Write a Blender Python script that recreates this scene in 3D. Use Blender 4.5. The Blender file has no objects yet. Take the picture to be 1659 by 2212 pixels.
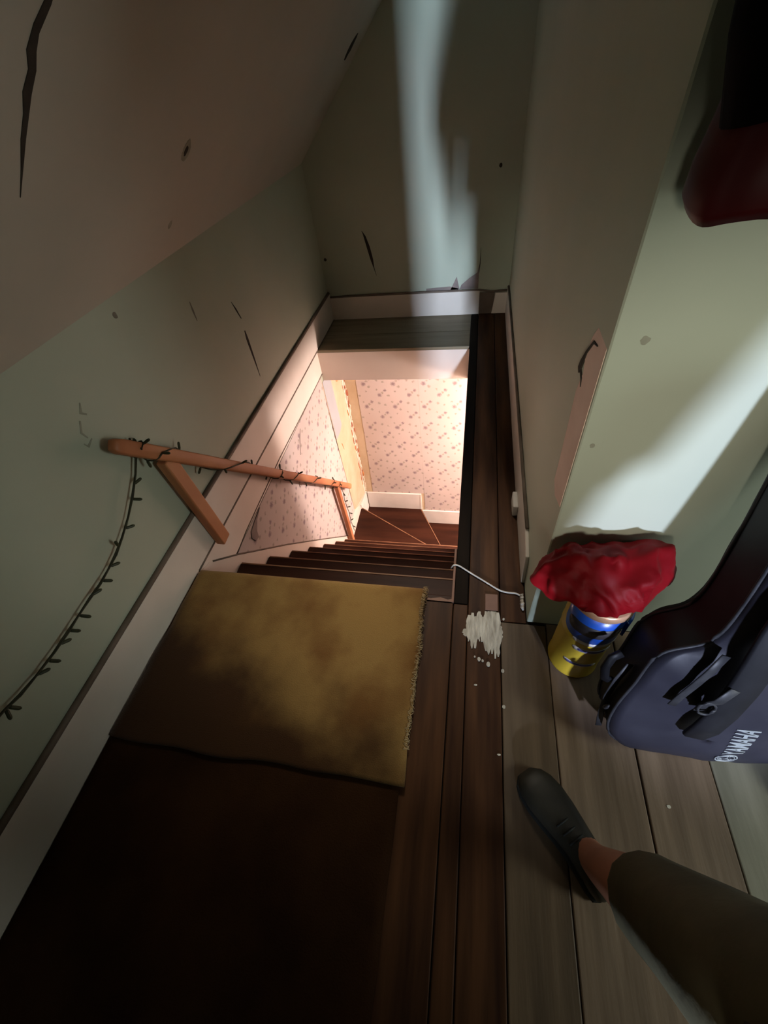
import bpy, bmesh, math, random
from mathutils import Vector, Matrix, noise
random.seed(7)
S = bpy.context.scene
COL = S.collection

# ------------------------------------------------------------------ camera, world, lights, exposure
cam_d = bpy.data.cameras.new('camera'); cam = bpy.data.objects.new('camera', cam_d); COL.objects.link(cam)
cam_d.sensor_fit = 'HORIZONTAL'; cam_d.sensor_width = 36.0; cam_d.lens = 36.0 * 900.0 / 1659.0
cam_d.clip_start = 0.01
_R = [[0.9805225277, -0.0481657070, 0.1904091317], [0.1622891943, 0.7447315614, -0.6473307646], [-0.1106245460, 0.6656237421, 0.7380428468]]
cam.matrix_world = Matrix.Translation((0, 0, 1.5)) @ Matrix(_R).to_4x4()
S.camera = cam
S.view_settings.view_transform = 'Standard'; S.view_settings.look = 'None'
S.view_settings.gamma = 1.0; S.view_settings.use_curve_mapping = False
S.view_settings.exposure = 0.0
w = bpy.data.worlds.new('world'); S.world = w; w.use_nodes = True
w.node_tree.nodes['Background'].inputs[0].default_value = (0.6, 0.75, 1.0, 1); w.node_tree.nodes['Background'].inputs[1].default_value = 0.0
S.cycles.max_bounces = 10; S.cycles.diffuse_bounces = 6

def aim(o, target):
    o.rotation_euler = (Vector(target) - o.location).to_track_quat('-Z', 'Y').to_euler()
def area(name, loc, target, sx, sy, power, color, spread=180):
    d = bpy.data.lights.new(name, 'AREA'); d.shape = 'RECTANGLE'; d.size = sx; d.size_y = sy; d.energy = power; d.color = color
    d.spread = math.radians(spread)
    o = bpy.data.objects.new(name, d); COL.objects.link(o); o.location = loc; aim(o, target); return o
# daylight through the small window behind the photographer (falls down the length of the stairwell)
area('window_light_back', (0.585, -3.33, 1.05), (-.10, 3.5, 0.9), 0.08, 0.36, 48, (0.66, 0.80, 1.0), 60)
# daylight from the right-hand side of the attic, past the standing person
d = bpy.data.lights.new('window_light_side', 'SPOT'); d.energy = 340; d.color = (0.66, 0.75, 1.0); d.spot_size = math.radians(36); d.spot_blend = 0.35; d.shadow_soft_size = 0.06
o = bpy.data.objects.new('window_light_side', d); COL.objects.link(o); o.location = (1.12, -1.55, 1.05); aim(o, (0.70, 0.8, 0.55))
# added fill spot without a known source, brightening the wall end beside the stairs
d = bpy.data.lights.new('attic_fill_light', 'SPOT'); d.energy = 100; d.color = (1.0, 0.92, 0.76); d.spot_size = math.radians(28); d.spot_blend = 1.0; d.shadow_soft_size = 0.12
o = bpy.data.objects.new('attic_fill_light', d); COL.objects.link(o); o.location = (-0.12, -1.35, 1.50); aim(o, (0.40, 0.8, 0.86))
# soft area fill added on the right to lift the bag's shadow and planks
area('right_fill_light', (2.3, -0.10, 1.15), (0.75, 0.55, 0.30), 0.7, 0.9, 8.5, (0.92, 1.0, 0.90), 100)
# weak fill added above the stairwell to brighten the carpet and boards
area('stairwell_fill_light', (-0.36, 2.1, 1.85), (-0.42, 0.95, 0.0), 0.4, 0.4, 3.6, (1.0, 0.90, 0.74), 46)
# lamp of the hall below the stairs
d = bpy.data.lights.new('hall_lamp', 'POINT'); d.energy = 175; d.color = (1.0, 0.80, 0.72); d.shadow_soft_size = 0.08
o = bpy.data.objects.new('hall_lamp', d); COL.objects.link(o); o.location = (1.0, 2.80, -0.60)

# ------------------------------------------------------------------ helpers
def new_bm(): return bmesh.new()
def box(bm, x0, x1, y0, y1, z0, z1):
    v = [bm.verts.new(p) for p in ((x0,y0,z0),(x1,y0,z0),(x1,y1,z0),(x0,y1,z0),(x0,y0,z1),(x1,y0,z1),(x1,y1,z1),(x0,y1,z1))]
    for f in ((3,2,1,0),(4,5,6,7),(0,1,5,4),(1,2,6,5),(2,3,7,6),(3,0,4,7)): bm.faces.new([v[i] for i in f])
def prism(bm, pts, ext):
    ext = Vector(ext); a = [bm.verts.new(p) for p in pts]; b = [bm.verts.new(Vector(p) + ext) for p in pts]; n = len(pts)
    try:
        bm.faces.new(a); bm.faces.new(b[::-1])
    except ValueError: pass
    for i in range(n): bm.faces.new((a[i], b[i], b[(i+1) % n], a[(i+1) % n]))
def frame_of(t):
    t = t.normalized(); up = Vector((0, 0, 1)) if abs(t.z) < 0.9 else Vector((0, 1, 0))
    s = t.cross(up).normalized(); return s, s.cross(t).normalized()
def tube(bm, path, r, seg=8, cap=True):
    path = [Vector(p) for p in path]; n = len(path); rings = []
    for i, p in enumerate(path):
        t = path[min(i+1, n-1)] - path[max(i-1, 0)]
        if t.length < 1e-9: t = Vector((0, 0, 1))
        s, u = frame_of(t); rr = r[i] if isinstance(r, (list, tuple)) else r
        rings.append([bm.verts.new(p + (s*math.cos(2*math.pi*k/seg) + u*math.sin(2*math.pi*k/seg))*rr) for k in range(seg)])
    for a, b in zip(rings, rings[1:]):
        for k in range(seg): bm.faces.new((a[k], a[(k+1) % seg], b[(k+1) % seg], b[k]))
    if cap: bm.faces.new(rings[0][::-1]); bm.faces.new(rings[-1])
def lathe(bm, prof, c, seg=40, a0=0.0, a1=2*math.pi):
    full = abs(a1 - a0 - 2*math.pi) < 1e-6; m = seg if full else seg + 1; rings = []
    for r, z in prof:
        rings.append([bm.verts.new((c[0] + r*math.cos(a0+(a1-a0)*k/seg), c[1] + r*math.sin(a0+(a1-a0)*k/seg), c[2] + z)) for k in range(m)])
    for a, b in zip(rings, rings[1:]):
        for k in range(m if full else m-1): bm.faces.new((a[k], a[(k+1) % m], b[(k+1) % m], b[k]))
    return rings
def bar(bm, p0, p1, wd, ht, up=(0, 0, 1)):
    p0, p1 = Vector(p0), Vector(p1); t = (p1-p0).normalized(); s = t.cross(Vector(up)).normalized(); u = s.cross(t)
    q = [s*wd/2*a + u*ht/2*b for a, b in ((-1,-1),(1,-1),(1,1),(-1,1))]
    a = [bm.verts.new(p0+d) for d in q]; b = [bm.verts.new(p1+d) for d in q]
    bm.faces.new(a[::-1]); bm.faces.new(b)
    for i in range(4): bm.faces.new((a[i], a[(i+1) % 4], b[(i+1) % 4], b[i]))
def grid_faces(bm, rows):
    for a, b in zip(rows, rows[1:]):
        for k in range(len(a)-1): bm.faces.new((a[k], a[k+1], b[k+1], b[k]))
def wloc(o):                                                       # parts of a thing are modelled in world space
    return o.location if o.parent is None else Vector((0, 0, 0))
def put(name, me, parent):
    o = bpy.data.objects.new(name, me); COL.objects.link(o)
    if parent:
        o.parent = parent; o.matrix_parent_inverse = Matrix.Translation(-wloc(parent))
    return o
def obj(name, bm, m, parent=None, bevel=0.0, smooth=False, seg=2, sub=0):
    bmesh.ops.recalc_face_normals(bm, faces=bm.faces[:])
    me = bpy.data.meshes.new(name); bm.to_mesh(me); bm.free(); me.materials.append(m)
    if smooth:
        for p in me.polygons: p.use_smooth = True
    o = put(name, me, parent)
    if bevel > 0:
        b = o.modifiers.new('bevel', 'BEVEL'); b.width = bevel; b.segments = seg; b.limit_method = 'ANGLE'
    if sub:
        s = o.modifiers.new('subsurf', 'SUBSURF'); s.levels = sub; s.render_levels = sub
    return o
def thing(name, label, cat, loc=(0, 0, 0), group=None):
    o = bpy.data.objects.new(name, None); COL.objects.link(o); o.location = loc; o.empty_display_size = 0.05
    return tag(o, label, cat, group)
def tag(o, label, cat, group=None):
    o['label'] = label; o['category'] = cat
    if group: o['group'] = group
    return o
def struct(o): o['kind'] = 'structure'; return o
def lab(o, t): o['label'] = t; return o

# ------------------------------------------------------------------ materials
def nmat(name):
    m = bpy.data.materials.new(name); m.use_nodes = True; nt = m.node_tree; return m, nt, nt.nodes['Principled BSDF']
def mat(name, c1, c2=None, rough=0.6, scale=4.0, detail=5.0, stretch=(1, 1, 1), bump=0.0, bscale=None, spec=0.3, lo=0.35, hi=0.65, metallic=0.0, sheen=0.0):
    m, nt, b = nmat(name); N, L = nt.nodes, nt.links
    b.inputs['Roughness'].default_value = rough; b.inputs['Specular IOR Level'].default_value = spec; b.inputs['Metallic'].default_value = metallic
    if sheen: b.inputs['Sheen Weight'].default_value = sheen
    g = N.new('ShaderNodeNewGeometry'); mp = N.new('ShaderNodeMapping'); mp.inputs['Scale'].default_value = stretch
    L.new(g.outputs['Position'], mp.inputs['Vector'])
    nz = N.new('ShaderNodeTexNoise'); nz.inputs['Scale'].default_value = scale; nz.inputs['Detail'].default_value = detail
    L.new(mp.outputs[0], nz.inputs['Vector'])
    rp = N.new('ShaderNodeValToRGB'); rp.color_ramp.elements[0].position = lo; rp.color_ramp.elements[1].position = hi
    rp.color_ramp.elements[0].color = (*c1, 1); rp.color_ramp.elements[1].color = (*(c2 or c1), 1)
    L.new(nz.outputs['Fac'], rp.inputs[0]); L.new(rp.outputs[0], b.inputs['Base Color'])
    if bump:
        n2 = N.new('ShaderNodeTexNoise'); n2.inputs['Scale'].default_value = bscale or scale*6; n2.inputs['Detail'].default_value = 4
        L.new(mp.outputs[0], n2.inputs['Vector'])
        bp = N.new('ShaderNodeBump'); bp.inputs['Strength'].default_value = bump; bp.inputs['Distance'].default_value = 0.01
        L.new(n2.outputs['Fac'], bp.inputs['Height']); L.new(bp.outputs[0], b.inputs['Normal'])
    return m
def wallpaper_mat():
    m, nt, b = nmat('wallpaper_flowers'); N, L = nt.nodes, nt.links
    b.inputs['Roughness'].default_value = 0.75; b.inputs['Specular IOR Level'].default_value = 0.2
    g = N.new('ShaderNodeNewGeometry'); sp = N.new('ShaderNodeSeparateXYZ'); L.new(g.outputs['Position'], sp.inputs[0])
    def M(op, a, c=None):
        n = N.new('ShaderNodeMath'); n.operation = op
        for i, v in enumerate((a, c)):
            if v is None: continue
            if isinstance(v, (int, float)): n.inputs[i].default_value = v
            else: L.new(v, n.inputs[i])
        return n.outputs[0]
    u = M('ADD', sp.outputs[0], sp.outputs[1]); v = sp.outputs[2]
    nz = N.new('ShaderNodeTexNoise'); nz.inputs['Scale'].default_value = 75; nz.inputs['Detail'].default_value = 4; L.new(g.outputs['Position'], nz.inputs['Vector'])
    sc = N.new('ShaderNodeSeparateColor'); L.new(nz.outputs['Color'], sc.inputs[0])
    u = M('ADD', u, M('MULTIPLY', M('SUBTRACT', sc.outputs[0], 0.5), 0.034)); v = M('ADD', v, M('MULTIPLY', M('SUBTRACT', sc.outputs[1], 0.5), 0.034))
    PU, PV = 0.285, 0.25
    uu = M('MULTIPLY', M('FRACT', M('DIVIDE', M('ADD', u, 20.0), PU)), PU); vv = M('MULTIPLY', M('FRACT', M('DIVIDE', M('ADD', v, 20.0), PV)), PV)
    big = None; small = None
    for (cx, cy, r, kind) in ((.045,.05,.013,0),(.075,.075,.008,1),(.10,.10,.010,0),(.02,.11,.006,1),(.13,.045,.008,1),
                              (.185,.17,.014,0),(.215,.20,.008,1),(.245,.225,.010,0),(.16,.225,.006,1),(.235,.14,.009,1),(.09,.19,.007,1),(.03,.21,.009,1),(.20,.09,.006,1)):
        dd = M('SQRT', M('ADD', M('POWER', M('ABSOLUTE', M('SUBTRACT', uu, cx)), 2.0), M('POWER', M('ABSOLUTE', M('SUBTRACT', vv, cy)), 2.0)))
        e = M('DIVIDE', dd, r*2.0)
        if kind == 0: big = e if big is None else M('MINIMUM', big, e)
        else: small = e if small is None else M('MINIMUM', small, e)
    def mask(e, soft):
        mr = N.new('ShaderNodeMapRange'); mr.inputs['From Min'].default_value = 1.0; mr.inputs['From Max'].default_value = soft
        L.new(e, mr.inputs[0]); return mr.outputs[0]
    n3 = N.new('ShaderNodeTexNoise'); n3.inputs['Scale'].default_value = 1.6; L.new(g.outputs['Position'], n3.inputs['Vector'])
    rp = N.new('ShaderNodeValToRGB'); rp.color_ramp.elements[0].position = .35; rp.color_ramp.elements[1].position = .7
    rp.color_ramp.elements[0].color = (.54, .455, .425, 1); rp.color_ramp.elements[1].color = (.61, .525, .50, 1); L.new(n3.outputs['Fac'], rp.inputs[0])
    def mix(fac, a, col, amt):
        mx = N.new('ShaderNodeMix'); mx.data_type = 'RGBA'; L.new(M('MULTIPLY', fac, amt), mx.inputs[0]); L.new(a, mx.inputs[6]); mx.inputs[7].default_value = (*col, 1); return mx.outputs[2]
    c = mix(mask(small, .4), rp.outputs[0], (.30, .26, .21), .75)
    c = mix(mask(big, .35), c, (.24, .17, .19), .85)
    L.new(c, b.inputs['Base Color']); return m

M_PAINT = mat('wall_paint_mint', (.43, .485, .385), (.50, .53, .43), .62, 1.1, 6, bump=.12, bscale=9)
M_CEIL = mat('ceiling_paint_cream', (.44, .43, .37), (.50, .475, .41), .7, 1.4, 6, bump=.1, bscale=8)
M_TRIM = mat('trim_paint_cream', (.72, .645, .575), (.80, .72, .65), .45, 3, 5, bump=.05)
M_FASCIA = mat('fascia_paint', (.80, .69, .61), (.84, .74, .66), .5, 3, 5)
M_WHITE = mat('baseboard_paint_white', (.70, .66, .62), (.78, .74, .70), .45, 5, 4)
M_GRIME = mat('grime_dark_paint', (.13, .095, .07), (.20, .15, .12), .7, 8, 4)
M_CRACK = mat('crack_dark', (.025, .02, .015), (.05, .04, .03), .9, 20, 3)
M_SMUDGE = mat('smudge_grey', (.17, .16, .13), (.24, .22, .18), .8, 30, 3)
M_FAINT = mat('faint_smudge', (.27, .27, .21), (.34, .34, .27), .8, 30, 3)
M_TORN = mat('torn_plaster_mauve', (.21, .17, .16), (.29, .23, .21), .8, 14, 4)
M_PINKLIT = mat('pink_light_spot', (.74, .55, .47), (.82, .62, .54), .7, 9, 4)  # bright light spot given as colour, for the strip by the corner
M_DARKBOARD = mat('dark_varnished_board', (.030, .011, .005), (.090, .037, .015), .55, 3, 8, (6, .5, 6), bump=.08, bscale=12, spec=.14)
M_EDGE = mat('black_brown_board', (.006, .004, .003), (.013, .007, .004), .6, 3, 8, (6, .5, 6), spec=.05)
M_LEDGE = mat('dark_olive_board', (.20, .165, .105), (.28, .235, .16), .5, 3, 8, (.5, 6, 6), bump=.06)
M_PLANK = mat('worn_brown_plank', (.15, .10, .064), (.26, .18, .12), .55, 3, 9, (7, .55, 7), bump=.1, bscale=10)
M_PLANKD = mat('darker_brown_plank', (.085, .055, .032), (.15, .10, .06), .55, 3, 9, (7, .55, 7), bump=.1, bscale=10)
M_PLANKG = mat('worn_grey_green_plank', (.17, .16, .115), (.27, .25, .19), .6, 3, 9, (5, .7, 5), bump=.12, bscale=9)
M_TREAD = mat('stair_brown_varnish', (.024, .0075, .004), (.050, .016, .008), .5, 2.5, 7, (.5, 5, 5), spec=.12)
M_NOSE = mat('worn_nosing_wood', (.20, .095, .05), (.30, .15, .08), .5, 12, 5)
M_RAIL = mat('orange_brown_timber', (.44, .15, .065), (.58, .25, .115), .5, 3, 8, (8, 1.0, 1.0), bump=.06, spec=.3)
M_CORD = mat('dark_green_cord', (.035, .032, .018), (.06, .055, .03), .6, 30)
M_BULB = mat('bulb_socket_green', (.03, .035, .018), (.06, .06, .03), .45, 30)
M_CARPET = None
M_PLASTER = mat('bare_yellow_plaster', (.52, .40, .26), (.60, .49, .35), .8, 5, 6, bump=.15)
M_GREYP = mat('grey_painted_patch', (.36, .38, .41), (.40, .42, .45), .6, 4)
M_FLAKEO = mat('orange_plaster_flake', (.50, .21, .08), (.62, .30, .13), .8, 30)
M_FLAKEW = mat('white_plaster_flake', (.74, .68, .58), (.82, .76, .66), .8, 30)
M_FLAKER = mat('red_brick_flake', (.42, .14, .08), (.52, .20, .12), .8, 30)
M_PAPER = wallpaper_mat()
M_SPILL = mat('dried_white_plaster', (.38, .33, .26), (.72, .66, .54), .8, 16, 6, (5, .8, 1), bump=.3)
M_BAREW = mat('bare_reddish_wood', (.20, .10, .07), (.26, .14, .10), .6, 8, 5)
M_CABLE = mat('white_cable', (.62, .57, .52), (.72, .66, .60), .5, 30)
M_RED = mat('dark_red_cloth', (.14, .001, .003), (.215, .002, .006), .6, 7, 4, bump=.06, spec=.15)
M_REDJ = mat('red_jacket_cloth', (.05, .0008, .002), (.075, .0015, .003), .5, 6, 4)
M_BLACKJ = mat('black_jacket_cloth', (.002, .002, .0025), (.004, .004, .0045), .8, 6, 4, spec=.05)
M_NAVY = mat('navy_nylon', (.018, .0175, .026), (.028, .027, .038), .5, 5, 5, bump=.12, bscale=14)
M_BLACKN = mat('black_nylon', (.006, .006, .008), (.010, .010, .013), .55, 20, 4)
M_PIPING = mat('grey_piping', (.022, .022, .025), (.038, .038, .042), .5, 30)
M_LOGO = mat('silver_print', (.26, .28, .28), (.32, .34, .34), .5, 60)
M_YEL = mat('yellow_can', (.62, .43, .035), (.72, .52, .05), .35, 3, 4, spec=.5)
M_BLUE = mat('blue_label', (.012, .075, .42), (.02, .11, .55), .3, 5, 4, spec=.5)
M_DLAB = mat('dark_grey_label', (.035, .032, .035), (.07, .06, .06), .4, 14, 4)
M_COPPER = mat('copper_rim', (.62, .34, .19), (.72, .42, .25), .35, 8, metallic=.35, spec=.5)
M_INK = mat('blue_violet_ink', (.10, .09, .28), (.16, .15, .38), .4, 60)
M_SKIN = mat('skin', (.36, .15, .09), (.42, .18, .11), .5, 9)
M_TROUS = mat('olive_trousers', (.055, .045, .020), (.085, .070, .034), .8, 7, 5, bump=.1)
M_SHOE = mat('dark_shoe', (.02, .018, .014), (.04, .035, .025), .45, 9)
M_SOLE = mat('dark_sole', (.012, .012, .011), (.02, .02, .018), .7, 9)
M_SHIRT = mat('charcoal_shirt', (.02, .02, .022), (.03, .03, .033), .8, 8)
M_HAIR = mat('dark_hair', (.02, .013, .008), (.035, .022, .014), .5, 60, stretch=(1, 1, .2))
M_PALEP = mat('pale_pink_cloth', (.62, .46, .42), (.70, .54, .50), .8, 10)

# two-tone carpet with painted light falloff
m, nt, b = nmat('tan_carpet'); N, L = nt.nodes, nt.links
b.inputs['Roughness'].default_value = .95; b.inputs['Specular IOR Level'].default_value = .05; b.inputs['Sheen Weight'].default_value = .15
g = N.new('ShaderNodeNewGeometry')
n1 = N.new('ShaderNodeTexNoise'); n1.inputs['Scale'].default_value = 3.6; n1.inputs['Detail'].default_value = 6; L.new(g.outputs['Position'], n1.inputs['Vector'])
r1 = N.new('ShaderNodeValToRGB'); r1.color_ramp.elements[0].position = .36; r1.color_ramp.elements[1].position = .55
r1.color_ramp.elements[0].color = (.165, .078, .024, 1); r1.color_ramp.elements[1].color = (.28, .165, .055, 1); L.new(n1.outputs['Fac'], r1.inputs[0])
n2 = N.new('ShaderNodeTexNoise'); n2.inputs['Scale'].default_value = 260; n2.inputs['Detail'].default_value = 2; L.new(g.outputs['Position'], n2.inputs['Vector'])
bp = N.new('ShaderNodeBump'); bp.inputs['Strength'].default_value = .5; bp.inputs['Distance'].default_value = .004; L.new(n2.outputs['Fac'], bp.inputs['Height'])
# tan at the head of the stairs; light falloff painted as darker pile behind
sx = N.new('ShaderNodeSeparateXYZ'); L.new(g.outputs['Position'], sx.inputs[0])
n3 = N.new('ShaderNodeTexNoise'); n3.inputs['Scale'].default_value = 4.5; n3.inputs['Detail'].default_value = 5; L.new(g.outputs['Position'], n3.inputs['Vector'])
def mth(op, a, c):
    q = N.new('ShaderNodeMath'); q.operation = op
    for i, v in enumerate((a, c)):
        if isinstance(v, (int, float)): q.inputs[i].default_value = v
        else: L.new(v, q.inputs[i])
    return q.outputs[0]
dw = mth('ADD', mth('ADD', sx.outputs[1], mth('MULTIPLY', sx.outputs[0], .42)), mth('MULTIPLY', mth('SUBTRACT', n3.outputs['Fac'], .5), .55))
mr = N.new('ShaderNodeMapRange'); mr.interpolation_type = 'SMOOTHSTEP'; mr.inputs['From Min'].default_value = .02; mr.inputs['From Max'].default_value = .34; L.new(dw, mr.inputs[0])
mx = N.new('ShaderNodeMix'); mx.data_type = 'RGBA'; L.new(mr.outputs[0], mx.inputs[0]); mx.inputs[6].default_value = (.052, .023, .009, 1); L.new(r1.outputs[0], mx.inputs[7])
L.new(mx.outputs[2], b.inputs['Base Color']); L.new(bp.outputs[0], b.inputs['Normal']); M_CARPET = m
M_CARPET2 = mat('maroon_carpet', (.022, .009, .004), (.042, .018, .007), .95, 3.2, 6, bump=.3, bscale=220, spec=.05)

# ------------------------------------------------------------------ setting: attic level
bm = new_bm(); box(bm, -1.3, -1.2, -3.5, 3.6, -2.95, 1.06); wall_left = struct(obj('wall_left', bm, M_PAINT))
bm = new_bm(); box(bm, -1.2, 2.5, 3.5, 3.6, -.02, 2.45); wall_far = struct(obj('wall_far', bm, M_PAINT))
bm = new_bm()
# stairwell wall with a slightly worn, uneven outer corner
n = 36
front = []; side = []
for i in range(n+1):
    z = 2.4*i/n; j = .0035*noise.noise((z*9, 3.1, 0)) + .002*noise.noise((z*31, 1, 0))
    side.append(bm.verts.new((.25, .8025 + abs(j)*1.0, z))); front.append(bm.verts.new((.2525 + abs(j), .80, z)))
sb = [bm.verts.new((.25, 3.5, 2.4*i/n)) for i in range(n+1)]; fb = [bm.verts.new((.35, .80, 2.4*i/n)) for i in range(n+1)]
back = [bm.verts.new((.35, 3.5, 2.4*i/n)) for i in range(n+1)]
grid_faces(bm, [sb, side, front, fb, back, sb])
wall_right = struct(obj('wall_right', bm, M_PAINT))
bm = new_bm(); box(bm, .35, 2.5, .80, .90, 0, 2.45); wall_front = struct(obj('wall_front', bm, M_PAINT))
bm = new_bm(); box(bm, 2.4, 2.5, -3.5, .80, 0, 2.45); struct(obj('wall_side', bm, M_PAINT))
bm = new_bm()                                                     # gable wall behind, with the window opening
for a in ((-1.2, .50, 0, 2.45), (.84, 2.5, 0, 2.45), (.50, .84, 0, .78), (.50, .84, 1.34, 2.45)): box(bm, a[0], a[1], -3.5, -3.4, a[2], a[3])
struct(obj('wall_back', bm, M_PAINT))
bm = new_bm()
for a in ((.48, .51, .76, 1.36), (.83, .86, .76, 1.36), (.51, .83, .76, .79), (.51, .83, 1.33, 1.36)): box(bm, a[0], a[1], -3.42, -3.38, a[2], a[3])
struct(obj('window_1', bm, M_WHITE, bevel=.003))
bm = new_bm(); box(bm, -1.2, .335, -1.7, -1.6, 0, 2.45); box(bm, .335, .445, -1.7, -1.6, 0, .60); box(bm, .445, 2.4, -1.7, -1.6, 0, 2.45); struct(obj('wall_light_slot', bm, M_PAINT))  # unseen slotted wall, added to narrow the beam of the back window
bm = new_bm()
prism(bm, [(-1.32, -3.5, .93), (.12, -3.5, 2.37), (2.5, -3.5, 2.37), (2.5, -3.5, 2.47), (.08, -3.5, 2.47), (-1.32, -3.5, 1.07)], (0, 7.1, 0))
ceiling = struct(obj('ceiling', bm, M_CEIL))

# floor slab with the stair opening, then its boards
bm = new_bm()
box(bm, -1.2, 2.4, -3.4, .845, -.26, -.022); box(bm, -.025, .35, .845, 3.5, -.26, -.022); box(bm, -1.2, -.025, 2.955, 3.5, -.26, -.022)
box(bm, .35, 2.4, .9, 3.5, -.26, -.022)
floor = struct(obj('floor', bm, M_FASCIA)); floor.data.materials.append(M_CRACK)
for p in floor.data.polygons:
    if p.normal.z > .5: p.material_index = 1
def plank(x0, x1, y0, y1, m, jz=0.0):
    bm = new_bm(); k = 10; g = .0016; top = []; n = max(2, int((y1-y0)/.25))
    rows = [[], [], [], []]
    for i in range(n+1):
        y = y0 + g + (y1-y0-2*g)*i/n; wv = .0015*noise.noise((x0*7, y*2.2, 1)); wv2 = .0015*noise.noise((x1*7, y*2.2, 5))
        rows[0].append(bm.verts.new((x0+g+wv, y, -.022))); rows[1].append(bm.verts.new((x0+g+wv, y, jz))); rows[2].append(bm.verts.new((x1-g+wv2, y, jz))); rows[3].append(bm.verts.new((x1-g+wv2, y, -.022)))
    grid_faces(bm, rows); bm.faces.new([r[0] for r in rows]); bm.faces.new([r[-1] for r in rows][::-1])
    return obj('plank', bm, m, floor, bevel=.003)
e = [-1.2, -1.0, -.80, -.60, -.40, -.20]
for a, c in zip(e, e[1:]): plank(a, c, -3.4, .855, M_DARKBOARD)
plank(-.20, -.027, -3.4, .855, M_DARKBOARD, -.001)
plank(-.027, .030, .85, 3.5, M_EDGE); plank(-.027, .030, -3.4, .85, M_DARKBOARD); plank(.030, .152, -3.4, 3.5, M_DARKBOARD, -.0015)
plank(.152, .25, .79, 3.5, M_DARKBOARD, -.001)
e = [.152, .316, .543, .741, .95, 1.16, 1.37, 1.58, 1.79, 2.0, 2.2, 2.4]
for i, (a, c) in enumerate(zip(e, e[1:])): plank(a, c, -3.4, .80 if i else .79, M_PLANKD if i == 0 else M_PLANKG if i in (3, 4, 7) else M_PLANK, -.002*(i % 2))
bm = new_bm(); box(bm, -1.2, -.027, 2.955, 3.20, -.022, 0); obj('plank', bm, M_LEDGE, floor, bevel=.003)
bm = new_bm(); box(bm, -1.2, -.027, 3.203, 3.5, -.022, -.001); obj('plank', bm, M_LEDGE, floor, bevel=.003)
# worn pale strips along the near right corner of the opening
bm = new_bm(); box(bm, -.036, -.026, .853, 1.12, -.035, .003); lab(obj('edge_strip', bm, M_BAREW, floor, bevel=.002), 'worn reddish edge strip of the stair opening')
bm = new_bm(); prism(bm, [(-.145, .853, .001), (-.03, .853, .001), (-.03, .869, .001), (-.05, .862, .001), (-.08, .870, .001), (-.12, .861, .001), (-.145, .868, .001)], (0, 0, .003))
lab(obj('edge_strip', bm, M_BAREW, floor), 'chipped pale edge beside the carpet corner')

# baseboards with a grimy cap moulding
bm = new_bm(); box(bm, -1.2, -1.184, -3.4, 3.5, 0, .205); bb = struct(obj('baseboard_left', bm, M_TRIM, bevel=.003))
bm = new_bm(); tube(bm, [(-1.194, -3.4 + .345*i, .212 + .004*noise.noise((i*.9, 0, 2))) for i in range(21)], .0115, 8); lab(obj('cap_molding', bm, M_GRIME, bb, smooth=True), 'dark grimy cap moulding')
bm = new_bm(); tube(bm, [(-1.190, .90 + .1*i, .001) for i in range(27)], .009, 8); lab(obj('base_molding', bm, M_GRIME, bb, smooth=True), 'dark joint line along the floor level')
bm = new_bm(); box(bm, -1.184, .03, 3.484, 3.5, 0, .178); bf = struct(obj('baseboard_far', bm, M_TRIM, bevel=.003))
bm = new_bm(); prism(bm, [(.13, 3.484, 0), (.25, 3.484, 0), (.25, 3.484, .155), (.15, 3.484, .155)], (0, .016, 0)); obj('board_end', bm, M_TRIM, bf, bevel=.003)
bm = new_bm(); tube(bm, [(-1.18, 3.49, .184), (-.8, 3.49, .187), (-.4, 3.49, .186), (.03, 3.49, .180), (.12, 3.49, .166), (.25, 3.488, .172)], .0075, 6); lab(obj('cap_molding', bm, M_GRIME, bf, smooth=True), 'dark grimy gap above the board')
bm = new_bm(); box(bm, .03, .145, 3.493, 3.4999, 0, .16); lab(obj('backing_board', bm, M_GRIME, bf), 'dark bare gap where board is missing')
bm = new_bm(); prism(bm, [(.236, .97, 0), (.236, 3.48, 0), (.236, 3.48, .20), (.236, 1.6, .19), (.236, 1.1, .185), (.236, .99, .15)], (.0139, 0, 0)); br = struct(obj('baseboard_right', bm, M_TRIM, bevel=.003))
bm = new_bm(); tube(bm, [(.243, 1.1, .19), (.243, 1.8, .197), (.243, 2.6, .203), (.243, 3.47, .205)], .008, 6); lab(obj('cap_molding', bm, M_GRIME, br, smooth=True), 'dark grimy cap moulding')

# cracks, smudges and torn patches: thin raised or sunken flakes on the plaster
def ribbon(name, pts, to3, nrm, m, parent, th=.0015, lb=None):
    """pts: (u, v, half width); to3 maps plane coordinates to space"""
    bm = new_bm(); L_, R_ = [], []
    for i, (u, v, h) in enumerate(pts):
        a = Vector(pts[max(i-1, 0)][:2]); c = Vector(pts[min(i+1, len(pts)-1)][:2]); t = (c-a).normalized(); p = Vector((-t.y, t.x))
        L_.append((u+p.x*h, v+p.y*h)); R_.append((u-p.x*h*.9, v-p.y*h*.9))
    poly = L_ + R_[::-1]
    prism(bm, [to3(*q) for q in poly], Vector(nrm)*th)
    bmesh.ops.triangulate(bm, faces=[f for f in bm.faces if len(f.verts) > 4])
    o = obj(name, bm, m, parent)
    if lb: o['label'] = lb
    return o
def blob(name, c, r, to3, nrm, m, parent, seed=0, asp=1.0, th=.001, n=14, jag=.35):
    bm = new_bm(); pts = []
    for k in range(n):
        a = 2*math.pi*k/n; rr = r*(1 + jag*noise.noise((math.cos(a)*1.7+seed*3.7, math.sin(a)*1.7, seed)))
        pts.append(to3(c[0]+rr*math.cos(a), c[1]+rr*asp*math.sin(a)))
    prism(bm, pts, Vector(nrm)*th); return obj(name, bm, m, parent)
LW = lambda y, z: (-1.2005, y, z)
FW = lambda x, z: (x, 3.5005, z)
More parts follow.
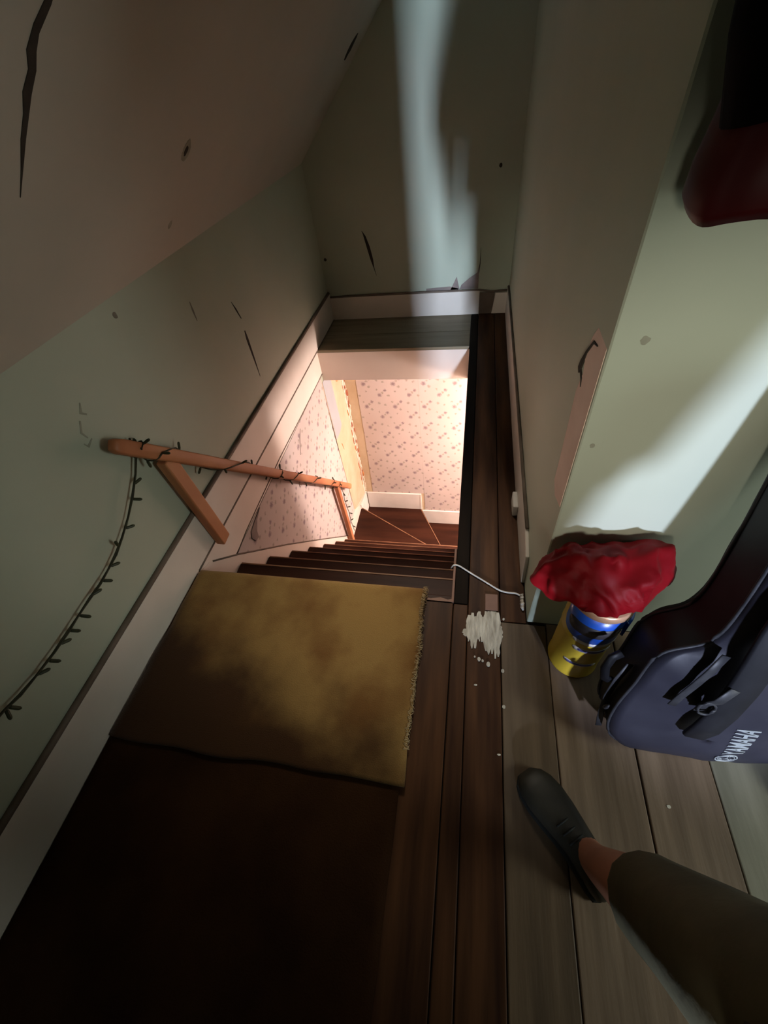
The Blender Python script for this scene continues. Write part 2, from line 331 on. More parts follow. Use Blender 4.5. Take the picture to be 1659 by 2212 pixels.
CS = lambda x, y: (x-.0003, y, 2.25+x+.0003)
ribbon('crack', [(2.011,.745,.001),(2.03,.70,.006),(2.05,.645,.003)], LW, (1,0,0), M_CRACK, wall_left)
ribbon('crack', [(2.04,.585,.005),(2.036,.54,.012),(2.034,.44,.008),(2.03,.322,.002)], LW, (1,0,0), M_CRACK, wall_left)
ribbon('crack', [(1.69,.875,.002),(1.687,.84,.006),(1.686,.795,.002)], LW, (1,0,0), M_SMUDGE, wall_left)
for q in (((.945,.87,.002),(.925,.845,.006),(.94,.83,.003)), ((.905,.83,.003),(.882,.80,.004),(.89,.775,.002)), ((.90,.765,.002),(.872,.755,.005),(.865,.77,.002))):
    ribbon('smudge', list(q), LW, (1,0,0), M_FAINT, wall_left)
ribbon('crack', [(-.845,.63,.002),(-.826,.595,.006),(-.81,.52,.013),(-.795,.44,.011),(-.785,.38,.003),(-.772,.325,.001)], FW, (0,-1,0), M_CRACK, wall_far)
blob('smudge', (-1.165, .46), .011, FW, (0,-1,0), M_CRACK, wall_far, 1); blob('smudge', (.119, .926), .010, FW, (0,-1,0), M_CRACK, wall_far, 2, 1.2)
ribbon('crack', [(.022,.47,.001),(.022,.36,.003),(.015,.30,.004)], FW, (0,-1,0), M_CRACK, wall_far)
for poly in ([(-.385,.188),(-.385,.207),(-.30,.211),(-.20,.214),(-.135,.198),(-.135,.188)], [(-.195,.19),(-.148,.283),(-.125,.19)], [(-.125,.19),(-.112,.222),(-.05,.27),(.005,.303),(.018,.37),(.017,.19)]):
    bm = new_bm(); prism(bm, [(x, 3.5004, z) for x, z in poly], (0, -.0022, 0)); lab(obj('torn_patch', bm, M_TORN, wall_far), 'torn plaster patch above the baseboard')
# long crack and smudges in the sloped ceiling
CN = (.7071, 0, -.7071)
ribbon('crack', [(-.60,.915,.004),(-.645,.889,.007),(-.67,.866,.008),(-.69,.858,.0115),(-.709,.862,.0095),(-.732,.853,.011),(-.755,.853,.007),(-.783,.849,.0065),(-.82,.849,.003),(-.86,.848,.0006)], CS, CN, M_CRACK, ceiling)
for c, r, s in (((-.888,1.55),.024,3), ((-1.08,1.60),.012,4)): blob('smudge', c, r, CS, CN, M_FAINT, ceiling, s)
blob('smudge', (-.888,1.545), .011, CS, Vector(CN)*1.6, M_CRACK, ceiling, 5); blob('smudge', (-.72, 3.27), .045, CS, CN, M_CRACK, ceiling, 6, .8)
blob('smudge', (1.268, 1.0), .010, LW, (1,0,0), M_SMUDGE, wall_left, 8)
NF = lambda x, z: (x, .8005, z)
blob('smudge', (.307, 1.096), .008, NF, (0,-1,0), M_FAINT, wall_right, 9); blob('smudge', (.276, .85), .006, NF, (0,-1,0), M_FAINT, wall_right, 10)
# bright light spot painted as a pink strip by the corner, curled tear on top
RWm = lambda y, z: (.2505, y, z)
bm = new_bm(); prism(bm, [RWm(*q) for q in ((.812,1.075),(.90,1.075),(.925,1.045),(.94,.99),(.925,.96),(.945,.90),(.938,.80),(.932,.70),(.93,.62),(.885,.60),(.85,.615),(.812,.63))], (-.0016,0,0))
lab(obj('light_patch', bm, M_PINKLIT, wall_right), 'pinkish strip of painted light beside the corner')
ribbon('crack', [(.868,1.052,.001),(.90,1.045,.003),(.935,1.005,.004),(.955,.965,.011),(.965,.945,.009)], RWm, (-1,0,0), M_CRACK, wall_right, .004, 'curled dark tear')
ribbon('crack', [(.955,.955,.004),(.925,.945,.005),(.915,.93,.001)], RWm, (-1,0,0), M_CRACK, wall_right, .003)

# ------------------------------------------------------------------ setting: below the stairs
bm = new_bm(); box(bm, -1.2, 1.6, 3.42, 3.5, -2.95, -.26); wall_lower = struct(obj('wall_lower', bm, M_PLASTER))
bm = new_bm(); box(bm, -.028, .06, .70, 2.40, -2.95, -.26); box(bm, -1.2, -.028, .70, .80, -2.95, -.26); struct(obj('wall_stair', bm, M_FASCIA))
bm = new_bm(); box(bm, 1.5, 1.6, 1.4, 3.42, -2.95, -.26); box(bm, .06, 1.5, 1.4, 1.5, -2.95, -.26); struct(obj('wall_hall', bm, M_WHITE))
bm = new_bm(); box(bm, -1.2, 1.6, .8, 3.42, -2.95, -2.79); struct(obj('floor_lower', bm, M_TREAD))
# wallpaper sheets: left wall triangle and end wall
bm = new_bm()
prism(bm, [(-1.2, y, z) for y, z in ((1.155,-.225),(2.90,-.205),(2.915,-.5),(2.90,-.8),(2.925,-1.2),(2.93,-1.6),(2.95,-1.86),(2.59,-1.87),(2.03,-1.22),(1.6,-.725))], (.003, 0, 0))
bmesh.ops.triangulate(bm, faces=[f for f in bm.faces if len(f.verts) > 4]); lab(obj('wallpaper', bm, M_PAPER, wall_left), 'pink floral wallpaper')
bm = new_bm()
xs = (-1.078, -.80, -.49, -.20, .12, .8, 1.5)
left = [(-1.062, -.26), (-1.072, -.7), (-1.078, -1.2), (-1.09, -1.7), (-1.10, -2.03)]
prism(bm, [(x, 3.42, z) for x, z in left] + [(-.48, 3.42, -2.03), (-.48, 3.42, -.26)], (0, -.003, 0)); lab(obj('wallpaper', bm, M_PAPER, wall_lower), 'pink floral wallpaper strip, left of seam')
bm = new_bm(); box(bm, -.479, 1.5, 3.4166, 3.42, -2.32, -.26); lab(obj('wallpaper', bm, M_PAPER, wall_lower), 'pink floral wallpaper strip, right of seam')
bm = new_bm(); prism(bm, [(-1.2, y, z) for y, z in ((2.90,-.26),(3.42,-.26),(3.42,-2.05),(2.95,-1.86),(2.93,-1.6),(2.925,-1.2),(2.90,-.8),(2.915,-.5))], (.0015, 0, 0)); lab(obj('plaster_strip', bm, M_PLASTER, wall_left), 'strip of bare yellowish plaster')
bm = new_bm(); prism(bm, [(-1.1985, y, z) for y, z in ((2.92,-.262),(3.12,-.262),(3.125,-.6),(3.14,-.84),(3.06,-.865),(2.93,-.86),(2.925,-.5))], (.002, 0, 0)); lab(obj('painted_patch', bm, M_GREYP, wall_left), 'grey painted patch')
for lw_ in (0, 1):                                                 # broken pale plaster along the corner, then loose flakes on it
    rows = []; bm = new_bm(); n_ = 90
    for i in range(n_+1):
        z = -.27 - 1.74*i/n_; wd_ = .022 + .012*noise.noise((z*11, lw_*5, 0)) + .010*noise.noise((z*37, 3, lw_)); th_2 = .004 + .003*noise.noise((z*23, 8, lw_))
        u0 = -.002; q = [(u0, 0), (u0, th_2), (wd_*.6, th_2*1.1), (max(.004, wd_), .0008), (max(.004, wd_), 0)]
        rows.append([bm.verts.new((-1.2+t_, 3.42-u_, z) if lw_ == 0 else (-1.2+max(u_, 0), 3.42-t_, z)) for u_, t_ in q])
    grid_faces(bm, rows); lab(obj('plaster_edge', bm, M_FLAKEW, wall_left), 'broken white plaster edge in the corner')
for i in range(64):                                               # crumbling plaster along the corner
    z = -.33 - 1.62*(i/64) + random.uniform(-.01, .01); wv = .012*math.sin(z*9); r = random.uniform(.013, .028)
    bm = new_bm(); k = random.choice((4, 5, 6)); ph = random.uniform(0, 6.28); on_left = random.random() < .5; off = random.uniform(0, .02)
    pts = [(off + .004 + abs(wv)*.5 + (r*(.45 + .4*random.random()))*(1+math.cos(ph+6.283*j/k))*.6, z + r*random.uniform(1.1, 2.0)*math.sin(ph+6.283*j/k)) for j in range(k)]
    if on_left: prism(bm, [(-1.2, 3.42-u, v) for u, v in pts], (random.uniform(.004, .009), 0, 0))
    else: prism(bm, [(-1.2+u*.8, 3.42, v) for u, v in pts], (0, -random.uniform(.004, .009), 0))
    obj('plaster_flake', bm, random.choice((M_FLAKEO, M_FLAKEW, M_FLAKEW, M_FLAKER)), wall_left)
for y, z, a in ((3.24, -.32, .05), (3.27, -.42, .05)):
    blob('plaster_flake', (y, z), a*.6, lambda u, v: (-1.1985, u, v), (1,0,0), M_FLAKEO, wall_left, int(z*100), 1.5, .003)
ribbon('crack', [(3.03,-.98,.001),(3.04,-1.0,.007),(3.06,-1.08,.001)], lambda y, z: (-1.199, y, z), (1,0,0), M_FLAKEO, wall_left, .003)
# fascia board under the floor level on the left, torn paper edge
bm = new_bm(); prism(bm, [(-1.2, y, z) for y, z in ((.86,-.002),(2.955,-.002),(2.955,-.195),(1.15,-.215),(.98,-.05))], (.006, 0, 0)); fas = struct(obj('trim_1', bm, M_FASCIA, bevel=.002))
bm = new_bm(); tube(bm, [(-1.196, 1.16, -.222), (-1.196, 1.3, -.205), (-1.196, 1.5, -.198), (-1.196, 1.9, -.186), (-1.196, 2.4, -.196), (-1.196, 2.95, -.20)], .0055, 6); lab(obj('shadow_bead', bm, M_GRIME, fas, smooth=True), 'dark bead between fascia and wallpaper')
bm = new_bm(); prism(bm, [(-1.1985, y, z) for y, z in ((1.50,-.222),(1.40,-.236),(1.335,-.252),(1.315,-.285),(1.335,-.335),(1.372,-.342),(1.382,-.30),(1.43,-.25))], (.007, 0, 0)); lab(obj('torn_flap', bm, M_TORN, wall_left, bevel=.001), 'torn flap of wallpaper')
ribbon('crack', [(2.30,-.255,.001),(2.25,-.30,.004),(2.18,-.40,.001)], lambda y, z: (-1.198, y, z), (1,0,0), M_GRIME, wall_left, .003)
bm = new_bm(); box(bm, -1.17, -.525, 3.40, 3.42, -2.29, -2.035); bw = struct(obj('baseboard_lower', bm, M_WHITE, bevel=.003))
bm = new_bm(); box(bm, -.535, -.515, 3.398, 3.42, -2.31, -2.035); obj('end_block', bm, M_WHITE, bw, bevel=.002)
bm = new_bm(); box(bm, -.515, 1.5, 3.40, 3.4165, -2.54, -2.315); obj('board', bm, M_WHITE, bw, bevel=.003)
bm = new_bm(); prism(bm, [(-1.2, y, z) for y, z in ((3.14,-2.04),(3.15,-1.985),(3.42,-2.03),(3.42,-2.29),(3.14,-2.29))], (.02, 0, 0)); obj('board', bm, M_WHITE, bw, bevel=.003)

# ------------------------------------------------------------------ the staircase
stair = thing('staircase', 'steep dark brown wooden staircase with worn nosings winding to the right at its foot', 'staircase', (-.6, .86, 0))
ny = [.885, 1.143, 1.367, 1.597, 1.822, 2.052, 2.278, 2.485]; nz_ = [0, -.285, -.535, -.786, -1.04, -1.302, -1.555, -1.787]
def nosing(parent, p0, p1, dz=.006):
    bm = new_bm(); bar(bm, p0, p1, .009, dz); return lab(obj('nosing', bm, M_NOSE, parent, bevel=.002), 'pale worn front edge')
bm = new_bm(); box(bm, -1.19, -.028, .855, .885, -.04, -.001); t0 = obj('landing_nosing', bm, M_TREAD, stair, bevel=.005)
for k in range(1, 8):
    bm = new_bm(); box(bm, -1.1915, -.029, ny[k-1]-.04, ny[k], nz_[k]-.03, nz_[k]); t = obj('tread', bm, M_TREAD, stair, bevel=.006)
    nosing(t, (-1.185, ny[k]-.001, nz_[k]+.0005), (-.034, ny[k]-.001, nz_[k]+.0005))
for k in range(0, 8):
    zb = nz_[k+1] if k < 7 else -2.04
    bm = new_bm(); box(bm, -1.1915, -.029, ny[k]-.045, ny[k]-.026, zb-.01, nz_[k]-.03); obj('riser', bm, M_TREAD, stair)
def wedge(name, poly, z, m=M_TREAD, th=.03):
    bm = new_bm(); prism(bm, [(x, y, z-th) for x, y in poly], (0, 0, th)); return obj(name, bm, m, stair, bevel=.004)
w1 = wedge('winder_tread', [(-1.1915,2.44),(-.03,2.44),(-.03,2.465),(-.594,2.80),(-1.1915,3.155)], -2.04)
nosing(w1, (-1.185,3.153,-2.0395), (-.05,2.474,-2.0395))
w2 = wedge('winder_tread', [(-1.1915,3.10),(-.09,2.44),(-.035,2.44),(-.528,3.419),(-1.1915,3.419)], -2.29)
nosing(w2, (-.527,3.395,-2.2895), (-.05,2.47,-2.2895), .012)
w3 = wedge('winder_tread', [(-.57,3.419),(-.08,2.44),(.08,2.44),(.22,3.419)], -2.54)
bm = new_bm(); bar(bm, (-1.19,3.12,-2.180), (-.06,2.445,-2.180), .018, .21); obj('riser', bm, M_TREAD, stair)
bm = new_bm(); bar(bm, (-.545,3.41,-2.42), (-.07,2.46,-2.42), .018, .24); obj('riser', bm, M_TREAD, stair)
bm = new_bm(); bar(bm, (.20,3.41,-2.67), (.07,2.45,-2.67), .018, .24); obj('riser', bm, M_TREAD, stair)
# painted skirt board along the left wall
bm = new_bm(); prism(bm, [(-1.2, y, z) for y, z in ((.86,-.01),(.98,-.045),(1.16,-.225),(1.6,-.71),(2.03,-1.205),(2.59,-1.855),(2.95,-1.85),(3.14,-1.98),(3.14,-2.05),(2.48,-2.05),(1.9,-1.35),(1.1,-.5),(.86,-.3))], (.0075, 0, 0))
bmesh.ops.triangulate(bm, faces=[f for f in bm.faces if len(f.verts) > 4]); lab(obj('skirt_board', bm, M_FASCIA, stair), 'pale painted skirt board on the wall side')
bm = new_bm(); tube(bm, [(-1.194, y, z) for y, z in ((1.0,-.065),(1.16,-.228),(1.6,-.713),(2.03,-1.208),(2.59,-1.858))], .005, 6); lab(obj('skirt_bead', bm, M_GRIME, stair, smooth=True), 'dark bead on top of the skirt board')

# ------------------------------------------------------------------ handrail with fairy lights
rail = thing('handrail', 'orange-brown timber handrail sloping down the left wall on two short posts', 'handrail', (-1.15, 1.09, 0))
P0, P1 = Vector((-1.142, .896, .742)), Vector((-1.142, 2.845, -1.375)); rd = (P1-P0).normalized()
bm = new_bm()
rs, ru = frame_of(rd); prof = []
ts = [0, .006, .02, .04] + [.04 + (2.878-.08)*i/20 for i in range(1, 20)] + [2.838, 2.858, 2.872, 2.878]
rows = []
for i, t in enumerate(ts):
    sc = {0: .45, 1: .72, 2: .92, len(ts)-1: .35, len(ts)-2: .7, len(ts)-3: .9}.get(i, 1.0); c = P0 + rd*t
    ring = []
    for k in range(16):
        a = 2*math.pi*k/16; ca, sa = math.cos(a), math.sin(a); e_ = .38
        ring.append(bm.verts.new(c + rs*(.024*sc*math.copysign(abs(ca)**e_, ca)) + ru*(.027*sc*math.copysign(abs(sa)**e_, sa))))
    rows.append(ring)
for a, c in zip(rows, rows[1:]):
    for k in range(16): bm.faces.new((a[k], a[(k+1) % 16], c[(k+1) % 16], c[k]))
bm.faces.new(rows[0][::-1]); bm.faces.new(rows[-1]); obj('rail', bm, M_RAIL, rail, smooth=True)
def rail_z(y): return P0.z + (y-P0.y)*rd.z/rd.y
bm = new_bm(); bar(bm, (-1.158, 1.10, -.015), (-1.152, 1.062, rail_z(1.062)-.02), .044, .066, (0, 1, 0)); obj('post', bm, M_RAIL, rail, bevel=.006)
bm = new_bm(); bar(bm, (-1.158, 2.60, -2.038), (-1.152, 2.55, rail_z(2.55)-.02), .040, .050, (0, 1, 0)); obj('post', bm, M_RAIL, rail, bevel=.006)

lights = thing('fairy_lights', 'unlit dark green fairy light string wound round the handrail and sagging along the left wall', 'string lights', (-1.17, .98, .62))
swag = [(1.0,.685),(.985,.655),(.978,.624),(.93,.575),(.867,.535),(.80,.497),(.73,.466),(.67,.444),(.615,.432),(.56,.427),(.511,.427),(.45,.423),(.393,.421),(.33,.420),(.259,.424),(.20,.434),(.165,.443),(.10,.455),(.0,.49),(-.12,.55)]
sw = [Vector((-1.176 + .004*noise.noise((i*1.3, 0, 0)), y + .006*noise.noise((i*1.7, 4, 0)), z + .006*noise.noise((i*1.9, 9, 0)))) for i, (y, z) in enumerate(swag)]
wind = []
turns = [(.10,0),(.20,1.0),(.55,1.75),(.70,2.0),(.95,2.35),(1.20,2.7),(1.30,3.5),(1.46,4.0),(1.72,4.7),(1.95,5.3),(2.15,5.7),(2.40,6.4),(2.46,7.2)]
for (t0_, a0_), (t1_, a1_) in zip(turns, turns[1:]):
    m_ = max(4, int(abs(a1_-a0_)*10))
    for j in range(m_):
        f = j/m_; t = t0_+(t1_-t0_)*f; a = 2*math.pi*(a0_+(a1_-a0_)*f)
        wind.append(P0 + rd*t + rs*math.cos(a)*.030 + ru*math.sin(a)*.033)
tail = [Vector((-1.12, 2.57 + .02*k*.3, rail_z(2.57) - .03 - .10*k)) + Vector((0.0, .012*math.sin(k*2.1), 0)) for k in range(8)]
bm = new_bm(); tube(bm, sw[::-1] + wind[:1] + wind[1:] + tail, .0032, 6); obj('cord', bm, M_CORD, lights, smooth=True)
bm = new_bm(); tube(bm, [p + Vector((.004, .002*math.sin(i), .003*math.cos(i*2.3))) for i, p in enumerate(sw)], .0026, 6); obj('cord', bm, M_CORD, lights, smooth=True)
bm = new_bm(); tube(bm, [(0,0,0), (0,0,.006), (0,0,.007), (0,0,.026), (0,0,.030), (0,0,.034)], [.0034,.0040,.0052,.0056,.0050,.0026], 8)
bmesh.ops.recalc_face_normals(bm, faces=bm.faces[:]); bulb_me = bpy.data.meshes.new('bulb'); bm.to_mesh(bulb_me); bm.free(); bulb_me.materials.append(M_BULB)
def bulb(p, dirn):
    o = bpy.data.objects.new('bulb', bulb_me); COL.objects.link(o); o.parent = lights; o.matrix_parent_inverse = Matrix.Translation(-lights.location)
    o.location = p; o.rotation_euler = Vector(dirn).to_track_quat('Z', 'Y').to_euler()
def sw_at(y):
    for a, c in zip(sw, sw[1:]):
        if c.y <= y <= a.y: return a.lerp(c, (a.y-y)/(a.y-c.y))
    return sw[0]
for y, dy, dz, dx in ((.975,-.3,.6,.3),(.90,.7,.2,.5),(.855,.5,-.5,.7),(.76,.75,-.3,.5),(.70,-.1,.9,.3),(.628,.8,-.4,.4),(.575,.5,-.7,.4),(.52,.9,-.3,.3),(.45,.3,-.7,.6),(.40,.4,-.8,.4),(.355,.8,-.5,.3),(.305,.35,-.8,.4),(.262,.8,-.5,.3),(.17,.2,-.9,.3),(.165,-.5,-.3,.6)):
    bulb(sw_at(y), (dx, dy, dz))
random.seed(11)
for i in range(24):
    p = wind[int((i+.5)*len(wind)/24)]; ax = P0 + rd*((p-P0).dot(rd)); bulb(p, (p-ax).normalized() + rd*random.uniform(-1.2, 1.2) + rs*.2)
for p in tail[1:7]: bulb(p, (random.uniform(.2, .8), random.uniform(-.6, .8), random.uniform(-.5, .3)))

# ------------------------------------------------------------------ carpets
def carpet(name, x0f, x1f, y0f, y1, zb, th, m, label, amp=.006):
    bm = new_bm(); nx, nyv = 34, 60; rows = []; rows2 = []
    for j in range(nyv+1):
        r, r2 = [], []
        for i in range(nx+1):
            u = i/nx; v = j/nyv; y00 = y0f(u); y = y00 + (y1-y00)*v; x = x0f(y) + (x1f(y)-x0f(y))*u
            z0 = zb(y); z = z0 + th + amp*max(0, noise.noise((x*4.5, y*4.5, 3)))*(0 if u in (0, 1) else 1)
            over = max(0, y-(.875)); z -= over*over*9
            r.append(bm.verts.new((x, y, z))); r2.append(bm.verts.new((x, y, z0 - over*over*9)))
        rows.append(r); rows2.append(r2)
    grid_faces(bm, rows); grid_faces(bm, rows2)
    for a, c in ((rows[0], rows2[0]), (rows[-1], rows2[-1])): grid_faces(bm, [a, c])
    grid_faces(bm, [[r[0] for r in rows], [r[0] for r in rows2]]); grid_faces(bm, [[r[-1] for r in rows], [r[-1] for r in rows2]])
    return tag(obj(name, bm, m, smooth=True), label, 'carpet')
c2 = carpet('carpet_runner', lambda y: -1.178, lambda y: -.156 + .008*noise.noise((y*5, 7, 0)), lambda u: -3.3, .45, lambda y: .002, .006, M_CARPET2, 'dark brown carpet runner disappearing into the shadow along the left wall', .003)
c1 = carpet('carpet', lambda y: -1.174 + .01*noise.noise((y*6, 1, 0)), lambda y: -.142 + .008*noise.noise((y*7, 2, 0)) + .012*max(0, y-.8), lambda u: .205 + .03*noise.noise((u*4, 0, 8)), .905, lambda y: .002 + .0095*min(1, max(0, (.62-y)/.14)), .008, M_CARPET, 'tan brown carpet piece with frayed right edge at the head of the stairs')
bm = new_bm(); random.seed(5)                                     # frayed threads
for i in range(170):
    y = .90 - .60*(i/170)**1.25; x = -.142 + .008*noise.noise((y*7, 2, 0)) + .012*max(0, y-.8); ln = random.uniform(.004, .016)*(1.1 if y > .6 else .7)
    tube(bm, [(x-.012*random.random()-.002, y, .021), (x+.001, y+random.uniform(-.006,.006), .019), (x+ln*.7, y+random.uniform(-.012,.012), .008)], [.0014,.0012,.0006], 4)
fr = obj('fringe', bm, mat('pale_fringe', (.36,.25,.13), (.48,.36,.21), .9, 40), c1); fr['kind'] = 'stuff'; lab(fr, 'frayed pale threads along the right edge')

# ------------------------------------------------------------------ small things on the dark boards
bm = new_bm(); random.seed(3)
spill = thing('plaster_spill', 'dried white plaster smear on the dark boards beside the stair opening', 'plaster spill', (.085, .74, 0))
strokes = [(.024,.745,.715),(.036,.80,.695),(.049,.812,.672),(.061,.802,.668),(.073,.822,.70),(.085,.80,.69),(.098,.824,.665),(.110,.828,.655),(.122,.83,.658),(.133,.832,.640),(.143,.825,.65),(.150,.77,.70)]
for i, (x, yt, yb) in enumerate(strokes):
    n_ = 12; pts = []; yt += .010*noise.noise((i*2.3, 5, 5)); yb += .014*noise.noise((i*1.9, 1, 7))
    for side_ in (-1, 1):
        for k in (range(n_+1) if side_ < 0 else range(n_, -1, -1)):
            f = k/n_; wd_ = .0135*(math.sin(math.pi*min(1, .06 + f*.90))**.6)*(1 - .45*f)
            pts.append((x + side_*wd_ + .0055*noise.noise((i*3.1 + side_*4, f*7, 0)) + .003*noise.noise((i*5.1 + side_*2, f*19, 3)), yt + (yb-yt)*f))
    b2 = new_bm(); prism(b2, [(a, c, -.001) for a, c in pts], (0, 0, .003 + .0016*((i*5) % 3)/2)); bmesh.ops.triangulate(b2, faces=[f for f in b2.faces if len(f.verts) > 4])
    obj('plaster_streak', b2, M_SPILL, spill)
bm.free()
for i, (x, y, r) in enumerate(((.075,.632,.006),(.108,.617,.007),(.088,.628,.004),(.165,.80,.004),(.06,.64,.003))):
    blob('plaster_chip', (x, y), r, lambda u, v: (u, v, -.001), (0,0,1), M_SPILL, spill, i+20, 1.2, .004, 8)
bm = new_bm(); box(bm, .096, .144, .832, .905, -.001, .003); tag(obj('wood_patch', bm, M_BAREW, bevel=.0015), 'small reddish bare wood rectangle on the dark boards above the plaster smear', 'wood patch')
random.seed(21)
for i, (x, y, lb_) in enumerate(((.065,.54,'tiny pale chip on the dark boards, below the plaster smear'), (.157,.60,'tiny pale chip on the seam of dark and worn boards, topmost along it'),
        (.158,.48,'tiny pale chip halfway down the seam between dark and worn boards'), (.14,.335,'tiny pale chip lowest along the dark boards, beside the shoe toe'), (.60,.27,'pale chip alone on a worn plank between the shoe and the gig bag'))):
    q = blob('paint_chip', (x, y), .0055, lambda u, v: (u, v, -.0005), (0,0,1), M_SPILL, None, i+40, (.6, 1.4, 1.1, .5, .8)[i], .002, 7)
    tag(q, lb_, 'paint chip', 'pale paint chips on the floorboards')
# white cable out of the stairwell, with a ragged clump at its end
cab = thing('cable', 'thin white cable running from the stair opening to the right wall', 'cable', (.1, .96, 0))
cp = [(-.045,1.030,-.02),(-.038,1.030,.006),(-.017,1.029,.008),(.01,1.013,.006),(.05,.987,.005),(.08,.969,.005),(.12,.943,.005),(.153,.922,.005),(.185,.916,.005),(.215,.917,.005),(.232,.905,.006)]
for _ in range(2):
    cq = [cp[0]]
    for a, c in zip(cp, cp[1:]): cq += [tuple(.75*p+.25*q for p, q in zip(a, c)), tuple(.25*p+.75*q for p, q in zip(a, c))]
    cp = cq + [cp[-1]]
bm = new_bm(); tube(bm, cp, .0034, 8); obj('cord', bm, M_CABLE, cab, smooth=True)
bm = new_bm()
for i in range(9):
    y = .905 - .055*i/8; x = .234 + .006*noise.noise((i, 2, 2)); r = .0055 + .003*random.random()
    tube(bm, [(x-.004, y+.006, .004), (x+.002, y+.001, .011+.008*random.random()), (x+.004*random.random(), y-.006, .004)], [r*.5, r, r*.5], 6)
lab(obj('knot', bm, M_CABLE, cab, smooth=True), 'ragged pale clump at the cable end')
bm = new_bm(); box(bm, .214, .236, 1.33, 1.43, -.001, .062); wb = obj('cable_box', bm, M_WHITE, bevel=.005)
tag(wb, 'small white plastic cable box on the right baseboard beside the dark boards', 'cable box')
bm = new_bm(); box(bm, .2125, .2142, 1.345, 1.415, .010, .050); obj('lid', bm, M_TRIM, wb, bevel=.001)

# ------------------------------------------------------------------ yellow and blue can
CX, CY = .395, .685
can = thing('can', 'tall yellow can with a blue label standing on the planks against the corner', 'can', (CX, CY, 0))
bm = new_bm(); r = lathe(bm, [(.072,.0),(.079,.003),(.081,.008),(.081,.014),(.0785,.018),(.0785,.235),(.080,.240),(.080,.246),(.0785,.252),(.0785,.395),(.081,.400)], (CX, CY, -.002), 48); bm.faces.new(r[0]); obj('body', bm, M_YEL, can, smooth=True)
def patch(name, a0, a1, z0, z1, m, r=.0797, round_=0.0, th=.0009):
    bm = new_bm(); n_ = 28; rows = []
    for i in range(n_+1):
        f = i/n_; a = math.radians(a0+(a1-a0)*f); e_ = min(f, 1-f)*math.radians(abs(a1-a0))*r; ins = 0
        if round_ and e_ < round_: ins = round_ - math.sqrt(max(0, round_*round_-(round_-e_)**2))
        rows.append([bm.verts.new((CX+rr*math.cos(a), CY+rr*math.sin(a), zz)) for rr, zz in ((r, z0+ins), (r+th, z0+ins), (r+th, z1-ins*.4), (r, z1-ins*.4))])
    grid_faces(bm, rows); return obj(name, bm, m, can, smooth=True)
lab(patch('label', 188, 372, .262, .397, M_BLUE, .0797, .05), 'blue printed label')
patch('label_band', 200, 312, .300, .352, M_DLAB, .0808, .024); 
patch('label_band', 225, 330, .246, .262, M_WHITE, .0802, .006)
patch('text_strip', 232, 318, .196, .218, M_WHITE, .0790, .009); patch('text_line', 244, 302, .202, .213, M_INK, .0800, .004)
patch('text_strip', 226, 300, .098, .116, M_WHITE, .0790, .008); patch('text_line', 232, 290, .102, .112, M_INK, .0800, .004)
patch('handle', 318, 350, .285, .372, M_BLUE, .083, .015, .008)
bm = new_bm(); r = lathe(bm, [(.081,.398),(.0835,.400),(.0835,.418),(.082,.424),(.078,.427),(.02,.425)], (CX, CY, 0), 48); bm.faces.new(r[-1]); lab(obj('lid', bm, M_COPPER, can, smooth=True), 'copper coloured rim and lid')

# crumpled red cloth on the can
bm = new_bm(); bmesh.ops.create_icosphere(bm, subdivisions=5, radius=1.0)
for v in bm.verts:
    d = v.co.normalized(); a = math.atan2(d.y, d.x)
    rx = .155*(1 + .12*noise.noise(d*1.6+Vector((3,1,2)))); ry = .082; rz = .068
    p = Vector((d.x*rx, d.y*ry, d.z*rz))
    p.x -= .012; p.z += .010*math.sin(a*2+1)
    if d.x < -.35: p.z += .012 - .05*max(0, -d.x-.5); p.y -= .025*(-d.x-.35)
    if d.x > .3: p.z += .055*(d.x-.3); p.y += .07*(d.x-.3)
    q = Vector((p.x*14, p.y*14, p.z*14)); s_ = Vector((p.x*24+p.z*12, p.y*26, p.z*16))
    rid = 1 - abs(noise.noise(q + Vector((5, 0, 0))))*2.0; rid2 = 1 - abs(noise.noise(s_))*2.0
    p += d*(.019*rid + .012*rid2 + .010*noise.noise(q*.5)); 
    if d.z < -.2: p.z = max(p.z, -.043 + .022*noise.noise((p.x*20, p.y*20, 1)) - (.045 if d.y < -.15 and d.x > .05 else 0)*(1 if (p.x**2+p.y**2) > .0072 else 0))
    v.co = p + Vector((CX-.012, CY+.002, .492))
tag(obj('red_cloth', bm, M_RED, smooth=True), 'crumpled dark red cloth bundle lying on top of the yellow and blue can', 'cloth')

# ------------------------------------------------------------------ gig bag leaning on the wall
bag = thing('gig_bag', 'dark navy guitar gig bag leaning against the wall to the right of the can', 'guitar bag', (.68, .45, 0))
th_ = math.radians(13.0); BU = Vector((1, 0, 0)); BV = Vector((0, math.sin(th_), math.cos(th_))); BWv = Vector((0, math.cos(th_), -math.sin(th_)))
BO = Vector((.672, .398, .031))
def bagp(u, v, w_): return BO + BU*u + BV*v + BWv*w_
half = [(0,0.0),(.10,-.002),(.17,.008),(.212,.035),(.232,.085),(.236,.15),(.228,.23),(.212,.30),(.206,.36),(.200,.415),(.178,.452),(.135,.470),(.100,.492),(.086,.54),(.080,.62),(.078,.75),(.078,.90),(.080,1.0),(.076,1.05),(.05,1.075),(0,1.082)]
half2 = []
for a, c in zip(half, half[1:]):
    for k in range(3): half2.append((a[0]+(c[0]-a[0])*k/3, a[1]+(c[1]-a[1])*k/3))
half2.append(half[-1])
for _ in range(3): half2 = [half2[0]] + [tuple((half2[i-1][j]+2*half2[i][j]+half2[i+1][j])/4 for j in (0, 1)) for i in range(1, len(half2)-1)] + [half2[-1]]
outl = half2 + [(-u, v) for u, v in half2[-2:0:-1]]
T = .138
